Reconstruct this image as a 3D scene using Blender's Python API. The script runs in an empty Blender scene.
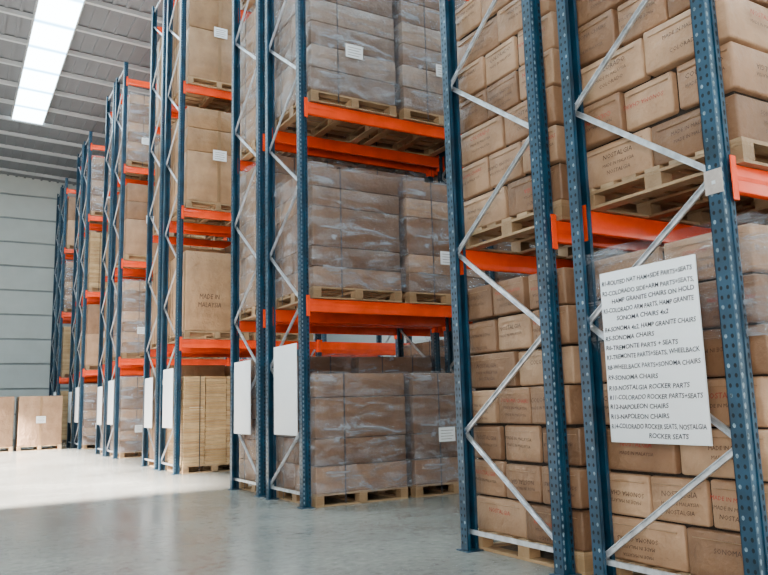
import bpy, math, random
from mathutils import Vector, Matrix
random.seed(7)
S = bpy.context.scene
COL = S.collection

# ------------------------------------------------------------ materials
def mat_new(name):
    m = bpy.data.materials.new(name); m.use_nodes = True
    nt = m.node_tree
    return m, nt, nt.nodes['Principled BSDF']
def N(nt, t, **kw):
    n = nt.nodes.new(t)
    for k, v in kw.items(): setattr(n, k, v)
    return n
def ramp(nt, fac, cols):
    r = N(nt, 'ShaderNodeValToRGB')
    els = r.color_ramp.elements
    while len(els) < len(cols): els.new(0.5)
    for e, (p, c) in zip(els, cols):
        e.position = p; e.color = (*c, 1)
    nt.links.new(fac, r.inputs[0]); return r.outputs[0]
def noise(nt, scale, detail=4, vec=None, rough=0.55):
    n = N(nt, 'ShaderNodeTexNoise'); n.inputs['Scale'].default_value = scale
    n.inputs['Detail'].default_value = detail; n.inputs['Roughness'].default_value = rough
    if vec is not None: nt.links.new(vec, n.inputs['Vector'])
    return n.outputs['Fac']
def objvec(nt, sc=(1, 1, 1), rot=(0, 0, 0)):
    t = N(nt, 'ShaderNodeTexCoord'); m = N(nt, 'ShaderNodeMapping')
    m.inputs['Scale'].default_value = sc; m.inputs['Rotation'].default_value = rot
    nt.links.new(t.outputs['Object'], m.inputs['Vector']); return m.outputs[0]
def bump(nt, h, b, strength=0.3, dist=0.01):
    n = N(nt, 'ShaderNodeBump'); n.inputs['Strength'].default_value = strength
    n.inputs['Distance'].default_value = dist
    nt.links.new(h, n.inputs['Height']); nt.links.new(n.outputs[0], b.inputs['Normal'])
def mix(nt, fac, a, b, mode='MIX'):
    n = N(nt, 'ShaderNodeMix', data_type='RGBA', blend_type=mode)
    if hasattr(fac, 'links'): nt.links.new(fac, n.inputs[0])
    else: n.inputs[0].default_value = fac
    for s, v in ((6, a), (7, b)):
        if hasattr(v, 'links'): nt.links.new(v, n.inputs[s])
        else: n.inputs[s].default_value = (*v, 1)
    return n.outputs[2]

def simple(name, col, rough=0.5, metal=0.0, var=0.25, nscale=6, bumpS=0.1):
    m, nt, b = mat_new(name)
    v = objvec(nt)
    f = noise(nt, nscale, 5, v)
    lo = tuple(c * (1 - var) for c in col); hi = tuple(min(1, c * (1 + var)) for c in col)
    nt.links.new(ramp(nt, f, [(0.3, lo), (0.7, hi)]), b.inputs['Base Color'])
    b.inputs['Roughness'].default_value = rough; b.inputs['Metallic'].default_value = metal
    if bumpS: bump(nt, noise(nt, nscale * 8, 3, v), b, bumpS, 0.003)
    return m

def cardboard(name, a, bb, c):
    m, nt, b = mat_new(name)
    g = N(nt, 'ShaderNodeNewGeometry'); oi = N(nt, 'ShaderNodeObjectInfo')
    base = ramp(nt, g.outputs['Random Per Island'], [(0, a), (0.5, bb), (1, c)])
    v = objvec(nt)
    f = noise(nt, 3.5, 6, v)
    tone = ramp(nt, f, [(0.3, (0.70, 0.67, 0.65)), (0.7, (1.08, 1.08, 1.08))])
    tone2 = ramp(nt, oi.outputs['Random'], [(0, (0.76, 0.75, 0.75)), (1, (1.06, 1.04, 1.01))])
    cc = mix(nt, 1.0, base, tone, 'MULTIPLY'); cc = mix(nt, 1.0, cc, tone2, 'MULTIPLY')
    nt.links.new(cc, b.inputs['Base Color'])
    b.inputs['Roughness'].default_value = 0.46
    b.inputs['Specular IOR Level'].default_value = 0.4
    bump(nt, noise(nt, 7, 5, v), b, 0.8, 0.03)
    return m

M = {}
M['card'] = cardboard('cardboard_brown', (0.20, 0.105, 0.056), (0.33, 0.185, 0.106), (0.48, 0.30, 0.185))
M['card2'] = cardboard('cardboard_tan', (0.32, 0.18, 0.085), (0.38, 0.22, 0.115), (0.45, 0.275, 0.155))
M['cardgrey'] = cardboard('cardboard_greyed', (0.25, 0.16, 0.11), (0.33, 0.225, 0.165), (0.42, 0.31, 0.235))
M['slat'] = cardboard('slats_tan', (0.42, 0.25, 0.12), (0.50, 0.33, 0.165), (0.58, 0.40, 0.22))
M['wood'] = cardboard('pallet_wood', (0.34, 0.21, 0.11), (0.44, 0.29, 0.16), (0.54, 0.38, 0.23))
M['tape'] = simple('packing_tape', (0.26, 0.15, 0.075), 0.3, 0, 0.1, 4, 0)
M['gap_shade'] = simple('carton_gap_dark', (0.015, 0.009, 0.006), 0.9, 0, 0.2, 4, 0)  # near-black core block, paints the shade between cartons
M['ink'] = simple('print_ink', (0.06, 0.028, 0.018), 0.7, 0, 0.3, 10, 0)
M['red'] = simple('print_red', (0.36, 0.03, 0.02), 0.7, 0, 0.3, 10, 0)
M['label'] = simple('paper_label', (0.82, 0.84, 0.86), 0.5, 0, 0.04, 5, 0)
M['strap'] = simple('pallet_strap', (0.03, 0.03, 0.035), 0.35, 0, 0.2, 5, 0)
M['blue'] = simple('rack_blue_paint', (0.007, 0.042, 0.080), 0.28, 0.1, 0.5, 5, 0.05)
M['hole'] = simple('rack_hole_lit', (0.14, 0.20, 0.24), 0.5, 0, 0.9, 30, 0)  # pale patches on solid steel, painted light showing through perforations
M['hole_shade'] = simple('rack_hole_shade', (0.003, 0.006, 0.010), 0.8, 0, 0.2, 5, 0)  # near-black patches on solid steel, painted shade inside perforations
M['orange'] = simple('beam_orange_paint', (0.86, 0.062, 0.006), 0.26, 0.0, 0.16, 3, 0.05)
M['zinc'] = simple('brace_zinc', (0.60, 0.62, 0.66), 0.28, 0.7, 0.3, 14, 0.05)
M['board'] = simple('sign_board', (0.78, 0.79, 0.82), 0.45, 0, 0.05, 2, 0)
M['marker'] = simple('marker_ink', (0.012, 0.014, 0.028), 0.5, 0, 0.2, 20, 0)
M['plate'] = simple('steel_plate', (0.42, 0.36, 0.33), 0.4, 0.3, 0.2, 14, 0.05)

# film
m = bpy.data.materials.new('stretch_film'); m.use_nodes = True; nt = m.node_tree
for n in list(nt.nodes):
    if n.type != 'OUTPUT_MATERIAL': nt.nodes.remove(n)
out = [n for n in nt.nodes if n.type == 'OUTPUT_MATERIAL'][0]
tr = N(nt, 'ShaderNodeBsdfTransparent'); tr.inputs[0].default_value = (0.96, 0.96, 0.97, 1)
gl = N(nt, 'ShaderNodeBsdfPrincipled'); gl.inputs['Base Color'].default_value = (0.58, 0.61, 0.68, 1)
gl.inputs['Roughness'].default_value = 0.09; gl.inputs['Specular IOR Level'].default_value = 1.0
v = objvec(nt, (0.7, 0.7, 2.6), (0.6, 0.45, 0))
w = N(nt, 'ShaderNodeTexNoise'); w.inputs['Scale'].default_value = 2.8; w.inputs['Detail'].default_value = 9
w.inputs['Roughness'].default_value = 0.68
w.inputs['Distortion'].default_value = 1.0; nt.links.new(v, w.inputs['Vector'])
bp = N(nt, 'ShaderNodeBump'); bp.inputs['Strength'].default_value = 1.0; bp.inputs['Distance'].default_value = 0.15
nt.links.new(w.outputs['Fac'], bp.inputs['Height']); nt.links.new(bp.outputs[0], gl.inputs['Normal'])
fr = N(nt, 'ShaderNodeMapRange'); fr.inputs[1].default_value = 0.46; fr.inputs[2].default_value = 0.72
fr.inputs[3].default_value = 0.07; fr.inputs[4].default_value = 0.62
nt.links.new(w.outputs['Fac'], fr.inputs[0])
mx = N(nt, 'ShaderNodeMixShader'); nt.links.new(fr.outputs[0], mx.inputs[0])
nt.links.new(tr.outputs[0], mx.inputs[1]); nt.links.new(gl.outputs[0], mx.inputs[2])
nt.links.new(mx.outputs[0], out.inputs[0]); M['film'] = m

# floor
m, nt, b = mat_new('concrete_floor'); v = objvec(nt)
f1 = noise(nt, 0.45, 8, v, 0.65); f2 = noise(nt, 14, 6, v, 0.7)
c1 = ramp(nt, f1, [(0.3, (0.17, 0.165, 0.15)), (0.7, (0.31, 0.30, 0.272))])
c2 = ramp(nt, f2, [(0.25, (0.62, 0.62, 0.62)), (0.75, (1.16, 1.16, 1.14))])
sp = N(nt, 'ShaderNodeTexVoronoi'); sp.inputs['Scale'].default_value = 16; nt.links.new(v, sp.inputs['Vector'])
spk = ramp(nt, sp.outputs['Distance'], [(0.05, (0.24, 0.24, 0.22)), (0.09, (0, 0, 0))])
cc = mix(nt, 1.0, c1, c2, 'MULTIPLY'); cc = mix(nt, 1.0, cc, spk, 'ADD')
nt.links.new(cc, b.inputs['Base Color'])
rr = N(nt, 'ShaderNodeMapRange'); rr.inputs[3].default_value = 0.12; rr.inputs[4].default_value = 0.34
b.inputs['Specular IOR Level'].default_value = 0.7
nt.links.new(f1, rr.inputs[0]); nt.links.new(rr.outputs[0], b.inputs['Roughness'])
bump(nt, f2, b, 0.18, 0.01); M['floor'] = m

M['wall'] = simple('cladding_wall', (0.48, 0.515, 0.505), 0.5, 0.0, 0.06, 1.2, 0)
M['wallgap'] = simple('cladding_joint', (0.26, 0.29, 0.30), 0.6, 0.0, 0.1, 1.2, 0)
M['ceil'] = simple('roof_liner', (0.17, 0.175, 0.195), 0.55, 0.0, 0.08, 0.8, 0)
M['purlin'] = simple('roof_purlin', (0.50, 0.52, 0.54), 0.4, 0.1, 0.1, 2, 0)
M['steel'] = simple('portal_steel', (0.36, 0.39, 0.41), 0.5, 0.1, 0.1, 2, 0)
m, nt, b = mat_new('rooflight_sheet')
b.inputs['Base Color'].default_value = (0.8, 0.9, 1, 1)
tc = N(nt, 'ShaderNodeTexCoord'); sp_ = N(nt, 'ShaderNodeSeparateXYZ'); nt.links.new(tc.outputs['Object'], sp_.inputs[0])
ad = N(nt, 'ShaderNodeMath', operation='ADD'); ad.inputs[1].default_value = 9.5+15.5; nt.links.new(sp_.outputs[1], ad.inputs[0])
pp = N(nt, 'ShaderNodeMath', operation='PINGPONG'); pp.inputs[1].default_value = 0.775; nt.links.new(ad.outputs[0], pp.inputs[0])
ec = ramp(nt, pp.outputs[0], [(0.04, (0.07, 0.24, 0.40)), (0.15, (0.70, 0.91, 1.0))])  # purlin shadows painted into the glow as dim blue bands
nt.links.new(ec, b.inputs['Emission Color']); b.inputs['Emission Strength'].default_value = 19
M['sky'] = m

# ------------------------------------------------------------ mesh builder
class MB:
    def __init__(s): s.v = []; s.f = []; s.m = []; s.mats = []; s.sm = []
    def mi(s, k):
        if k not in s.mats: s.mats.append(k)
        return s.mats.index(k)
    def add(s, vs, fs, k, smooth=False):
        o = len(s.v); s.v.extend([tuple(p) for p in vs]); i = s.mi(k)
        for f in fs:
            s.f.append([o + a for a in f]); s.m.append(i); s.sm.append(smooth)
    def box(s, x0, x1, y0, y1, z0, z1, k, ch=0.0):
        if ch <= 0:
            vs = [(x, y, z) for z in (z0, z1) for y in (y0, y1) for x in (x0, x1)]
            fs = [(0, 2, 3, 1), (4, 5, 7, 6), (0, 1, 5, 4), (2, 6, 7, 3), (0, 4, 6, 2), (1, 3, 7, 5)]
            s.add(vs, fs, k)
        else:
            s.carton(((x0+x1)/2, (y0+y1)/2, (z0+z1)/2), (x1-x0, y1-y0, z1-z0), 0, k, 0, ch)
    def carton(s, c, sz, rot, k, bulge=0.006, r=0.01):
        h = [d / 2 for d in sz]; r = min(r, min(h) * 0.45)
        idx = {}; vs = []; fs = []
        cr, sr = math.cos(rot), math.sin(rot)
        def vert(p):
            key = tuple(round(a, 5) for a in p)
            if key in idx: return idx[key]
            inner = [max(-(h[i]-r), min(h[i]-r, p[i])) for i in range(3)]
            d = Vector([p[i]-inner[i] for i in range(3)])
            if d.length > 1e-6: d = d.normalized() * r
            q = [inner[i]+d[i] for i in range(3)]
            for i in range(3):
                if abs(abs(p[i])-h[i]) < 1e-6:
                    j, l = [a for a in range(3) if a != i]
                    q[i] += math.copysign(bulge*(1-(p[j]/h[j])**2)*(1-(p[l]/h[l])**2), p[i])
            x = q[0]*cr-q[1]*sr; y = q[0]*sr+q[1]*cr
            idx[key] = len(vs); vs.append((c[0]+x, c[1]+y, c[2]+q[2])); return idx[key]
        for ax in range(3):
            j, l = (ax+1) % 3, (ax+2) % 3
            gj = [-h[j], -h[j]+r, 0, h[j]-r, h[j]] if bulge > 0 else [-h[j], -h[j]+r, h[j]-r, h[j]]
            gl_ = [-h[l], -h[l]+r, 0, h[l]-r, h[l]] if bulge > 0 else [-h[l], -h[l]+r, h[l]-r, h[l]]
            for sg in (-1, 1):
                for a in range(len(gj)-1):
                    for bq in range(len(gl_)-1):
                        q = []
                        for (u, w_) in ((gj[a], gl_[bq]), (gj[a+1], gl_[bq]), (gj[a+1], gl_[bq+1]), (gj[a], gl_[bq+1])):
                            p = [0, 0, 0]; p[ax] = sg*h[ax]; p[j] = u; p[l] = w_
                            q.append(vert(p))
                        if sg < 0: q.reverse()
                        if len(set(q)) >= 3: fs.append(list(dict.fromkeys(q)))
        s.add(vs, fs, k, True)
    def bar(s, a, b, w, t, k, up=(1, 0, 0)):
        a = Vector(a); b = Vector(b); d = (b-a).normalized(); u = Vector(up)
        n = d.cross(u).normalized(); u = n.cross(d).normalized()
        vs = []
        for p in (a, b):
            for (i, j) in ((-1, -1), (1, -1), (1, 1), (-1, 1)):
                vs.append(p + n*i*w/2 + u*j*t/2)
        s.add(vs, [(3, 2, 1, 0), (4, 5, 6, 7), (0, 1, 5, 4), (1, 2, 6, 5), (2, 3, 7, 6), (3, 0, 4, 7)], k)
    def text(s, tm, org, uax, vax, k, ang=0, sx=1, sy=1):
        vs, fs = tm; U = Vector(uax); V = Vector(vax); O = Vector(org)
        ca, sa = math.cos(ang), math.sin(ang)
        out = []
        for (x, y) in vs:
            x *= sx; y *= sy
            out.append(O + U*(x*ca-y*sa) + V*(x*sa+y*ca))
        s.add(out, fs, k)
    def mesh(s, name):
        me = bpy.data.meshes.new(name); me.from_pydata(s.v, [], s.f)
        for k in s.mats: me.materials.append(M[k])
        me.polygons.foreach_set('material_index', s.m)
        me.polygons.foreach_set('use_smooth', s.sm)
        me.update(); return me
def obj(name, me, parent=None, loc=(0, 0, 0)):
    o = bpy.data.objects.new(name, me); COL.objects.link(o); o.location = loc
    if parent: o.parent = parent
    return o
def empty(name, loc=(0, 0, 0)):
    o = bpy.data.objects.new(name, None); COL.objects.link(o); o.location = loc
    o.empty_display_size = 0.2; return o

_tc = {}
def tmesh(txt, size=1.0, centre=True, res=1, bold=0.0):
    key = (txt, size, centre)
    if key in _tc: return _tc[key]
    c = bpy.data.curves.new('tmp', 'FONT'); c.body = txt; c.size = size; c.resolution_u = res
    c.shear = 0.12; c.offset = bold
    o = bpy.data.objects.new('tmp', c); COL.objects.link(o)
    bpy.context.view_layer.update()
    me = bpy.data.meshes.new_from_object(o)
    vs = [(p.co.x, p.co.y) for p in me.vertices]; fs = [tuple(p.vertices) for p in me.polygons]
    bpy.data.objects.remove(o); bpy.data.curves.remove(c); bpy.data.meshes.remove(me)
    if vs:
        x0 = min(p[0] for p in vs); x1 = max(p[0] for p in vs)
        if centre: vs = [(x-(x0+x1)/2, y) for x, y in vs]
    _tc[key] = (vs, fs); return _tc[key]

# ------------------------------------------------------------ camera
H = 1.12
Yc = Vector((-439, -127, -748)).normalized(); Zc = Vector((-130, 4850, -748)).normalized()
Xc = Yc.cross(Zc).normalized(); Zc = Xc.cross(Yc).normalized()
R = Matrix((Xc, Yc, Zc))     # rows = cam->world
cd = bpy.data.cameras.new('camera'); cam = bpy.data.objects.new('camera', cd); COL.objects.link(cam)
cam.matrix_world = Matrix.Translation((0, 0, H)) @ R.to_4x4()
cd.sensor_width = 36; cd.lens = 36*748/768; cd.clip_end = 200; cd.clip_start = 0.05
S.camera = cam

# ------------------------------------------------------------ room shell
XL, XR, YB, YF = -6.0, 14.0, -10.0, 35.0
def ceil_z(x): return 11.25 - 0.04*(x-2)
b_ = MB(); b_.box(XL, XR, YB, YF, -0.1, 0, 'floor'); obj('floor', b_.mesh('floor'))
b_ = MB(); b_.box(XL, XR, YF, YF+0.1, 0, 12, 'wallgap')
z = 0.0
while z < 11.5:
    b_.box(XL, XR, YF-0.08, YF, z+0.05, z+1.01, 'wall'); z += 1.04
obj('wall_far', b_.mesh('wall_far'))
b_ = MB()
for x in (-4, 9): b_.box(x-0.12, x+0.12, YF-0.33, YF-0.08, 0, 11, 'steel')
obj('trim_1', b_.mesh('trim_1'))
b_ = MB()
for (ya_, yb_, z0_) in ((YB, 9.5, 0), (9.5, 24.5, 5.0), (24.5, YF, 0)):
    b_.box(XL-0.1, XL, ya_, yb_, z0_, 12, 'wall')
obj('wall_left', b_.mesh('wall_left'))
b_ = MB(); b_.box(XR, XR+0.1, YB, YF, 0, 12, 'wall'); obj('wall_right', b_.mesh('wall_right'))
strips = [(-3.6, -2.6), (1.45, 2.4), (6.6, 7.6), (11.6, 12.4)]
SY0, SY1 = YB, 27.5
b_ = MB()
def slab(x0, x1, y0, y1, k, dz=0.0, th=0.05):
    za, zb = ceil_z(x0)+dz, ceil_z(x1)+dz
    vs = [(x0, y0, za), (x1, y0, zb), (x1, y1, zb), (x0, y1, za)]
    vs += [(x, y, z+th) for x, y, z in vs]
    b_.add(vs, [(3, 2, 1, 0), (4, 5, 6, 7), (0, 1, 5, 4), (1, 2, 6, 5), (2, 3, 7, 6), (3, 0, 4, 7)], k)
slab(XL, XR, YB, YF, 'ceil')
x = XL+0.2
while x < XR:
    slab(x-0.04, x+0.04, YB, YF, 'ceil', -0.05, 0.055)
    x += 0.33
obj('ceiling', b_.mesh('ceiling'))
for i, s_ in enumerate(strips):
    b_ = MB(); slab(s_[0], s_[1], SY0, SY1, 'sky', -0.175, 0.015)
    slab(s_[0]-0.04, s_[0]-0.001, SY0, SY1, 'purlin', -0.19, 0.2); slab(s_[1]+0.001, s_[1]+0.04, SY0, SY1, 'purlin', -0.19, 0.2)
    obj('window_%d' % (i+1), b_.mesh('rooflight'))
b_ = MB(); y = YB+0.5
while y < YF:
    slab(XL, XR, y-0.03, y+0.03, 'purlin', -0.15, 0.11)
    slab(XL, XR, y-0.03, y+0.07, 'purlin', -0.155, 0.008); y += 1.55
obj('trim_2', b_.mesh('trim_2'))

# ------------------------------------------------------------ racks
X0 = 3.49; BAY = 2.72; NB = 2; DEP = 1.1; GAP = 0.26; HR = 9.8
LEV = [2.25, 4.63, 7.01, 9.30]; BH = 0.15
racks = [2.37, 7.77, 13.17, 18.57, 23.97, 29.4]

def upright_mesh():
    b = MB(); w = 0.05; t = 0.004; d = 0.085
    b.box(-w, -0.018, 0, t, 0, HR, 'blue'); b.box(0.018, w, 0, t, 0, HR, 'blue')
    b.box(-0.018, 0.018, 0.008, 0.012, 0, HR, 'blue')
    b.box(-0.018, -0.014, 0, 0.012, 0, HR, 'blue'); b.box(0.014, 0.018, 0, 0.012, 0, HR, 'blue')
    b.box(-w, -w+t, t, d, 0, HR, 'blue'); b.box(w-t, w, t, d, 0, HR, 'blue')
    b.box(-w, -0.025, d-t, d, 0, HR, 'blue'); b.box(0.025, w, d-t, d, 0, HR, 'blue')
    z = 0.06
    i = 0
    while z < HR-0.05:
        for cx in (-0.034, 0.034):
            s = 0.009
            vs = [(cx-s*.5, -0.001, z-0.017), (cx+s*.5, -0.001, z-0.017), (cx+s, -0.001, z+0.006), (cx, -0.001, z+0.016), (cx-s, -0.001, z+0.006)]
            b.add(vs, [(0, 1, 2, 3, 4)], 'hole' if cx < 0 else 'hole_shade')
        for sx in (-1, 1):
            x = sx*(w+0.001); s = 0.009
            for cy, kk in ((0.022, 'hole_shade'), (0.06, 'hole_shade' if i % 3 else 'hole')):
                vs = []
                for a in range(8):
                    an = a*math.pi/4; vs.append((x, cy+s*math.cos(an), z+0.012*math.sin(an)))
                f = tuple(range(8)); b.add(vs, [f if sx > 0 else f[::-1]], kk)
        z += 0.05; i += 1
    b.box(-0.075, 0.075, -0.03, 0.11, 0, 0.008, 'blue')
    return b.mesh('upright')
UP = upright_mesh()

def frame_braces(flip):
    b = MB(); yi, yo = (DEP-0.05, 0.05) if flip else (0.05, DEP-0.05)
    side = 0; pts = []
    b.bar((0, 0.04, 0.14), (0, DEP-0.04, 0.14), 0.032, 0.022, 'zinc')
    z = 0.16
    while z < HR-0.2:
        pts.append((0, yi if side == 0 else yo, z)); z += 0.705; side ^= 1
    for p, q in zip(pts[:-1], pts[1:]):
        xo = 0.012 if p[1] < q[1] else -0.012
        b.bar((xo, p[1], p[2]), (xo, q[1], q[2]), 0.034, 0.003, 'zinc')
        d = (Vector(q)-Vector(p)).normalized(); n = d.cross(Vector((1, 0, 0))).normalized()*0.0155
        for sg in (-1, 1):
            o = n*sg
            b.bar((xo-0.008, p[1]+o.y, p[2]+o.z), (xo-0.008, q[1]+o.y, q[2]+o.z), 0.003, 0.016, 'zinc')
    for p in pts:
        b.box(-0.03, 0.03, p[1]-0.01, p[1]+0.01, p[2]-0.01, p[2]+0.01, 'zinc')
    b.bar((0, 0.04, HR-0.1), (0, DEP-0.04, HR-0.1), 0.032, 0.022, 'zinc')
    return b.mesh('braces')
BR = {True: frame_braces(True), False: frame_braces(False)}
def beam_mesh():
    b = MB(); L = BAY-0.10; x0 = 0.05
    b.box(x0, x0+L, -0.025, 0.025, -BH/2, BH/2, 'orange', 0.006)
    b.box(x0-0.001, x0+L+0.001, -0.0275, -0.005, -0.012, 0.012, 'orange')
    for x, s in ((x0, -1), (x0+L, 1)):
        b.box(min(x, x+s*0.004)-0.002, max(x, x+s*0.004)+0.002, -0.045, 0.03, -0.13, 0.11, 'orange')
        xa, xb = sorted((x, x+s*0.045))
        b.box(xa, xb, -0.048, -0.043, -0.13, 0.11, 'orange')
    return b.mesh('beam')
BM = beam_mesh()
def make_board(name, y0, y1, z0, z1, x, lines=None):
    b = MB(); b.box(-0.006, 0.006, y0, y1, z0, z1, 'board', 0.003)
    if lines:
        hgt = (z1-z0)
        for i, (ind, fy, tx) in enumerate(lines):
            tm = tmesh(tx, 0.045, False, 3, 0.0009)
            mxw = max(p[0] for p in tm[0]); avail = (y1-y0)-0.024-ind
            sx = min(0.86, avail/mxw)*random.uniform(0.98, 1.0)
            z = z1-hgt*fy
            vs = [(p[0]+0.0012*math.sin(p[1]*90+i), p[1]+0.0025*math.sin(p[0]*25+i*2)) for p in tm[0]]
            b.text((vs, tm[1]), (-0.0075, y1-0.012-ind, z), (0, -1, 0), (0, 0, 1), 'marker', random.uniform(0.0, 0.014), sx, 0.82)
    o = obj(name, b.mesh(name)); o.location = (x, 0, 0)
    return o

for r, y0 in enumerate(racks):
    for s in (0, 1):
        ya = y0 + s*(DEP+GAP)
        rk = empty('pallet_rack', (X0, ya, 0))
        for i in range(NB+1):
            x = i*BAY
            o = obj('upright_%d' % (2*i+1), UP, rk, (x, 0, 0))
            o = obj('upright_%d' % (2*i+2), UP, rk, (x, DEP, 0)); o.rotation_euler = (0, 0, math.pi)
            obj('braces_%d' % (i+1), BR[s == 0], rk, (x, 0, 0))
        k = 1
        for i in range(NB):
            for z in LEV:
                obj('beam_%d' % k, BM, rk, (i*BAY, 0.02, z)); k += 1
                o = obj('beam_%d' % k, BM, rk, ((i+1)*BAY, DEP-0.02, z)); o.rotation_euler = (0, 0, math.pi); k += 1
        if r == 0 and s == 0:
            b_ = MB(); b_.box(-0.056, -0.051, -0.01, 0.095, 2.16, 2.29, 'plate'); b_.box(-0.06, -0.05, 0.03, 0.05, 2.21, 2.23, 'zinc')
            obj('connector_plate', b_.mesh('connector_plate'), rk)

lines = [(0, .080, "R1-ROUTED NAT HAM+SIDE PARTS+SEATS"), (0, .140, "R2-COLORADO SIDE+ARM PARTS+SEATS,"), (0.07, .190, "HAMP GRANITE CHAIRS ON HOLD"),
         (0, .245, "R3-COLORADO ARM PARTS, HAMP GRANITE"), (0.10, .295, "SONOMA CHAIRS 4x2"),
         (0, .355, "R4-SONOMA 4x2, HAMP GRANITE CHAIRS"), (0, .41, "R5-SONOMA CHAIRS"), (0, .465, "R6-TREMONTE PARTS + SEATS"),
         (0, .52, "R7-TREMONTE PARTS+SEATS, WHEELBACK"), (0.0, .58, "R8-WHEELBACK PARTS+SONOMA CHAIRS"),
         (0, .64, "R9-SONOMA CHAIRS"), (0, .70, "R10-NOSTALGIA ROCKER PARTS"), (0, .755, "R11-COLORADO ROCKER PARTS+SEATS"),
         (0, .81, "R12-NAPOLEON CHAIRS"), (0, .865, "R13-NAPOLEON CHAIRS"), (0, .92, "R14-COLORADO ROCKER SEATS, NOSTALGIA"), (0.27, .97, "ROCKER SEATS")]
make_board('handwritten_rack_sign', 2.556, 3.235, 0.855, 1.862, X0-0.065, lines)
for y0 in racks[1:]:
    make_board('rack_sign', y0+0.10, y0+0.78, 0.78, 1.82, X0-0.065)
    make_board('rack_sign', y0+DEP+GAP+0.25, y0+DEP+GAP+0.88, 0.76, 1.72, X0-0.065)

# ------------------------------------------------------------ pallets and loads
def pallet_mb(b, sx, sy, x0=0, y0=0):
    for i in range(7):
        w = 0.11; y = y0+(sy-w)*i/6
        b.box(x0, x0+sx, y, y+w, 0.118, 0.14, 'wood')
    for i in range(3):
        w = 0.1; x = x0+(sx-w)*i/2
        b.box(x, x+w, y0, y0+sy, 0.098, 0.117, 'wood')
        for j in range(3):
            y = y0+(sy-0.12)*j/2; b.box(x, x+w, y, y+0.12, 0.02, 0.097, 'wood')
        b.box(x, x+w, y0, y0+sy, 0, 0.019, 'wood')
    for j in range(2):
        y = y0+(sy-0.1)*j; b.box(x0+0.1, x0+sx-0.1, y, y+0.1, 0.001, 0.018, 'wood')

TXT = [("MADE IN MALAYSIA", 0.032), ("COLORADO", 0.044), ("SONOMA CHAIRS", 0.038), ("NOSTALGIA", 0.044)]
def print_face(b, face, c, u, h, seed):
    rnd = random.Random(seed)
    U, V = ((0, -1, 0), (0, 0, 1)) if face == 'x' else ((1, 0, 0), (0, 0, 1))
    ang = rnd.choice([0, 0, 0.0, math.pi])*1.0 + rnd.uniform(-0.05, 0.05)
    t1 = rnd.choice(TXT); t2 = TXT[0]
    k1 = 'red' if rnd.random() < 0.35 else 'ink'
    dx = rnd.uniform(-.10, .10)*u
    cy = (c[0]+(dx if face == 'y' else 0), c[1]+(dx if face == 'x' else 0))
    b.text(tmesh(*t1), (cy[0], cy[1], c[2]+h*0.12), U, V, k1, ang)
    if rnd.random() < 0.8:
        b.text(tmesh(*t2), (cy[0], cy[1], c[2]-h*0.06), U, V, 'ink', ang, .9, .9)
    if rnd.random() < 0.5:
        b.text(tmesh(*rnd.choice(TXT)), (cy[0], cy[1], c[2]-h*0.24), U, V, 'ink', ang, .8, .8)

def film_shell(b, x0, x1, y0, y1, z0, z1, wob=0.014):
    rnd = random.Random(int(z1*100)); nz = max(3, int((z1-z0)/0.12)); per = []
    nx = 8
    for i in range(nx): per.append((x0+(x1-x0)*i/nx, y0, 0, -1))
    for i in range(nx): per.append((x1, y0+(y1-y0)*i/nx, 1, 0))
    for i in range(nx): per.append((x1-(x1-x0)*i/nx, y1, 0, 1))
    for i in range(nx): per.append((x0, y1-(y1-y0)*i/nx, -1, 0))
    vs = []; n = len(per)
    for j in range(nz+1):
        for (x, y, a, c) in per:
            w = rnd.uniform(0, wob); vs.append((x+a*w, y+c*w, z0+(z1-z0)*j/nz+rnd.uniform(-.01, .01)))
    fs = [(j*n+i, j*n+(i+1) % n, (j+1)*n+(i+1) % n, (j+1)*n+i) for j in range(nz) for i in range(n)]
    b.add(vs, fs, 'film', True)

def label(b, face, x, y, z, w, h):
    if face == 'y': b.box(x, x+w, y-0.003, y, z, z+h, 'label'); U, V, o = (1, 0, 0), (0, 0, 1), (x+w/2, y-0.004, z)
    else: b.box(x-0.003, x, y, y+w, z, z+h, 'label'); U, V, o = (0, -1, 0), (0, 0, 1), (x-0.004, y+w/2, z)
    for i in range(4):
        q = (o[0], o[1], z+h*(0.78-0.2*i))
        b.bar(Vector(q)-Vector(U)*w*0.38, Vector(q)+Vector(U)*w*(0.38-0.1*(i % 2)), h*0.03, 0.001, 'ink', up=(0, 1, 0) if face == 'y' else (1, 0, 0))

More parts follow.
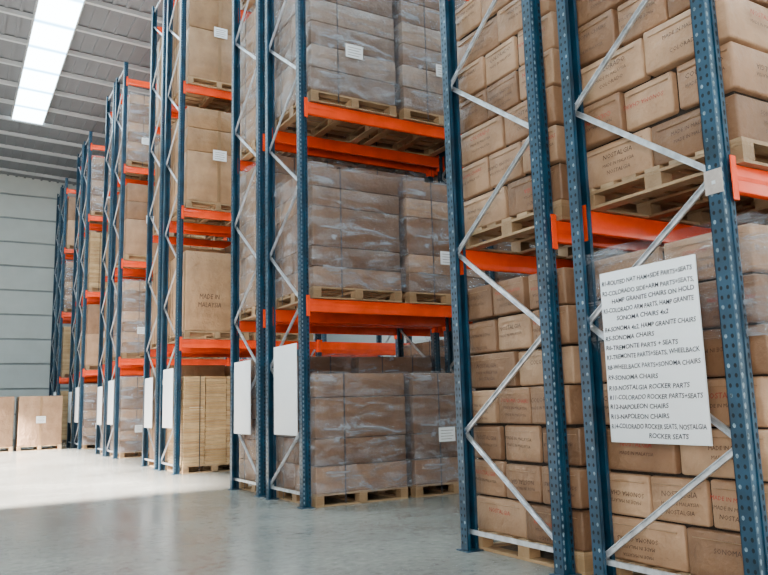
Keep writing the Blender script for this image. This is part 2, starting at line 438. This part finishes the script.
def load_cartons(seed, layers, h, sx=1.17, sy=1.18, film=False, pr=True, mat='card'):
    rnd = random.Random(seed); p = MB(); pallet_mb(p, sx, sy)
    b = MB(); z = 0.142
    b.box(0.05, sx-0.05, 0.05, sy-0.05, 0.15, 0.14+layers*h-0.05, 'gap_shade')
    for l in range(layers):
        nx, ny = (2, 2) if l % 2 == 0 else (2, 3)
        if rnd.random() < 0.3: ny = 5-ny
        ox, oy = rnd.uniform(-.02, .015), rnd.uniform(-.02, .02)
        for i in range(nx):
            for j in range(ny):
                w, d = sx/nx, sy/ny
                jx, jy = rnd.uniform(-.014, .014)+ox, rnd.uniform(-.006, .006)+oy
                hh = h-rnd.uniform(0.010, 0.026)
                c = ((i+.5)*w+jx, (j+.5)*d+jy, z+hh/2)
                b.carton(c, (w-0.014, d-rnd.uniform(.016, .034), hh), rnd.uniform(-.025, .025), mat, 0.010, 0.014)
                if i == 0: b.box(c[0]-w/2-0.0022, c[0]-w/2+0.004, c[1]-d*0.40, c[1]+d*0.40, z+hh*0.82, z+hh*0.835, 'tape')
                if pr and i == 0:
                    print_face(b, 'x', (c[0]-w/2-0.010, c[1], c[2]-0.01), d, h, rnd.random())
                if pr and j == 0:
                    print_face(b, 'y', (c[0], c[1]-d/2-0.010, c[2]-0.01), w, h, rnd.random())
        z += h
    f = None
    if film:
        f = MB(); film_shell(f, -0.045, sx+0.045, -0.045, sy+0.045, z-(film if film > 0.1 else 0.6), z+0.02)
    return p, b, f

def load_wrapped(seed, hs, sx=1.19, sy=1.2, mat='card', straps=True, nx=1, ny=2, lab=True, film=True):
    rnd = random.Random(seed); p = MB(); pallet_mb(p, sx, sy); b = MB(); z = 0.142
    b.box(0.03, sx-0.03, 0.03, sy-0.03, 0.15, 0.14+sum(hs)-0.03, 'gap_shade')
    for h in hs:
        off = rnd.uniform(-.012, .012)
        kx = nx if nx > 0 else rnd.choice([1, 1, 2])
        for i in range(kx):
            for j in range(ny):
                w, d = sx/kx, sy/ny; hh = h-0.008
                b.carton(((i+.5)*w+off, (j+.5)*d, z+hh/2), (w-0.008, d-0.008, hh), rnd.uniform(-.008, .008), mat, 0.010, 0.009)
        z += h
    if straps:
        for x in (sx*0.3,) if seed < 20 else (sx*.3, sx*0.72):
            b.box(x-0.007, x+0.007, -0.024, -0.020, 0.02, z+0.004, 'strap'); b.box(x-0.007, x+0.007, -0.020, sy+0.012, z+0.010, z+0.014, 'strap')
        for y in (sy*0.28, sy*0.72):
            b.box(-0.028, -0.024, y-0.007, y+0.007, 0.02, z+0.004, 'strap')
    if lab: label(b, 'y', sx*rnd.uniform(.25, .45), -0.055, 0.14+(z-.14)*rnd.uniform(.25, .4), 0.24, 0.17)
    f = None
    if film: f = MB(); film_shell(f, -0.036, sx+0.036, -0.036, sy+0.036, 0.13, z+0.02)
    return p, b, f

def load_big(seed, hs, sx=1.19, sy=1.2, txt=None, mat='card2', lab=True):
    rnd = random.Random(seed); p = MB(); pallet_mb(p, sx, sy); b = MB(); z = 0.142
    for n, h in enumerate(hs):
        b.carton((sx/2, sy/2, z+h/2), (sx-0.02, sy-0.02, h-0.006), rnd.uniform(-.008, .008), mat, 0.012, 0.012)
        if not txt: b.box(sx/2-0.03, sx/2+0.03, -0.012, -0.008, z+0.02, z+h-0.02, 'tape')
        if txt and n == 0:
            for i, t in enumerate(txt):
                b.text(tmesh(t, 0.13), (sx*0.37, -0.018, z+h*0.40-i*0.15), (1, 0, 0), (0, 0, 1), 'ink', 0, 0.72, 1.0)
        z += h
    for y in (sy*0.3, sy*0.7): b.box(-0.012, -0.008, y-0.008, y+0.008, 0.02, z, 'strap')
    if lab: label(b, 'y', sx*0.40, -0.022, 0.14+(z-.14)*0.45, 0.26, 0.2)
    return p, b, None

def load_slats(seed, n, h=0.045, sx=1.15, sy=1.16):
    rnd = random.Random(seed); p = MB(); pallet_mb(p, sx, sy); b = MB(); z = 0.142
    for l in range(n):
        for i in range(3):
            w = sx/3; b.box(i*w+0.004+rnd.uniform(0, .01), (i+1)*w-0.004, rnd.uniform(0, .015), sy-0.01, z, z+h-0.006, 'slat')
        z += h
    for x in (sx*.25, sx*.75): b.box(x-.008, x+.008, -.004, 0, 0.02, z, 'strap')
    return p, b, None

_lc = {}
def place(name, key, fn, x, y, z):
    if key not in _lc:
        _lc[key] = [m_.mesh(name+'_'+n) if m_ else None for m_, n in zip(fn(), ('pallet', 'cartons', 'film'))]
    e = empty(name, (x, y, z))
    for me, n in zip(_lc[key], ('pallet', 'cartons', 'stretch_film')):
        if me: obj(n, me, e)
BT = BH/2+0.002
ztop = [0.0] + [z+BT for z in LEV]
xs4 = [X0+0.085, X0+1.385, X0+BAY+0.085, X0+BAY+1.385]
OV = -0.05
for r, y0 in enumerate(racks):
    for s in (0, 1):
        ya = y0+s*(DEP+GAP)+OV
        for lv in range(4):
            zt = ztop[lv]
            for c in range(4 if r <= 1 else 2):
                x = xs4[c]; y = ya
                rr_ = random.Random(r*100+s*50+lv*7+c)
                if r == 0:
                    if lv == 0: key = ('c', s*2+c % 2, 7, .268, s == 0)
                    else: key = ('c', 4+lv+s+c % 2, 7 if lv < 3 else 6, .282, False)
                    place('pallet_of_cartons', key, lambda k=key: load_cartons(k[1], k[2], k[3], film=0.62 if k[4] else False), x, y, zt)
                elif r == 1:
                    if s == 0:
                        if lv == 0: key = ('w', 10+c % 2, (.30, .30, .46, .27), 'card', 1)
                        elif lv == 1: key = ('w', 12+c % 2, (.24, .24, .48, .24, .24), 'card', 1)
                        else: key = ('w', 14+c % 2, (.30, .30, .30, .30, .30, .30), 'cardgrey', 1)
                    else:
                        key = ('w', 20+lv % 2 + (c//2)*2, ((.27,)*(6 if c < 2 else 7), (.25,)*8, (.25,)*8, (.25,)*8)[lv], 'card2' if lv else 'card', 1)
                    place('wrapped_pallet_load', key, lambda k=key: load_wrapped(k[1], k[2], mat=k[3], nx=k[4], lab=(k[1] not in (10, 12))), x, y, zt)
                elif r == 2:
                    if lv == 0 and s == 0:
                        place('slat_stack_on_pallet', ('s', c), lambda: load_slats(3+c, 34), x, y, zt)
                    elif lv == 1 and s == 0:
                        place('large_carton_on_pallet', ('b', 1, c), lambda: load_big(5, [1.45], txt=["MADE IN", "MALAYSIA"], lab=False), x, y, zt)
                    else:
                        k = rr_.randint(0, 1)
                        place('large_carton_on_pallet', ('b', 2, k), lambda: load_big(6+k, [[1.0, 0.95], [0.95, .45, .4]][k]), x, y, zt)
                else:
                    k = rr_.randint(0, 3)
                    if k == 3: place('slat_stack_on_pallet', ('s', 9), lambda: load_slats(9, 38), x, y, zt)
                    elif k == 2: place('wrapped_pallet_load', ('w', 30), lambda: load_wrapped(30, (.25,)*7), x, y, zt)
                    else: place('large_carton_on_pallet', ('b', 3, k), lambda: load_big(16+k, [[.95, 0.9], [.9, .45, .45]][k], mat='card'), x, y, zt)

for x in (0.55, 1.86):
    place('large_carton_on_pallet', ('b', 7), lambda: load_big(40, [1.45], sx=1.2, sy=1.1, mat='card'), x, 24.6, 0)

# ------------------------------------------------------------ light
w = bpy.data.worlds.new('world'); S.world = w; w.use_nodes = True
bg = w.node_tree.nodes['Background']; bg.inputs[0].default_value = (1.0, 0.95, 0.88, 1); bg.inputs[1].default_value = 2.1
sd = bpy.data.lights.new('sun', 'SUN'); sd.energy = 150; sd.angle = 0.08; sd.color = (1, 0.96, 0.89)
so = bpy.data.objects.new('sun', sd); COL.objects.link(so)
dirv = Vector((1, 0.12, -0.53)).normalized()
so.rotation_euler = dirv.to_track_quat('-Z', 'Y').to_euler(); so.location = (-8, 10, 14)
al = bpy.data.lights.new('side_fill', 'AREA'); al.shape = 'RECTANGLE'; al.size = 3.4; al.size_y = 4.2  # added fill lamp in front of the closed left wall, no opening behind
al.energy = 1050; al.color = (1.0, 0.92, 0.81)
ao = bpy.data.objects.new('side_fill', al); COL.objects.link(ao)
ao.location = (-5.7, -3.0, 2.8)
ao.rotation_euler = Vector((1, 0.75, 0.05)).normalized().to_track_quat('-Z', 'Z').to_euler()
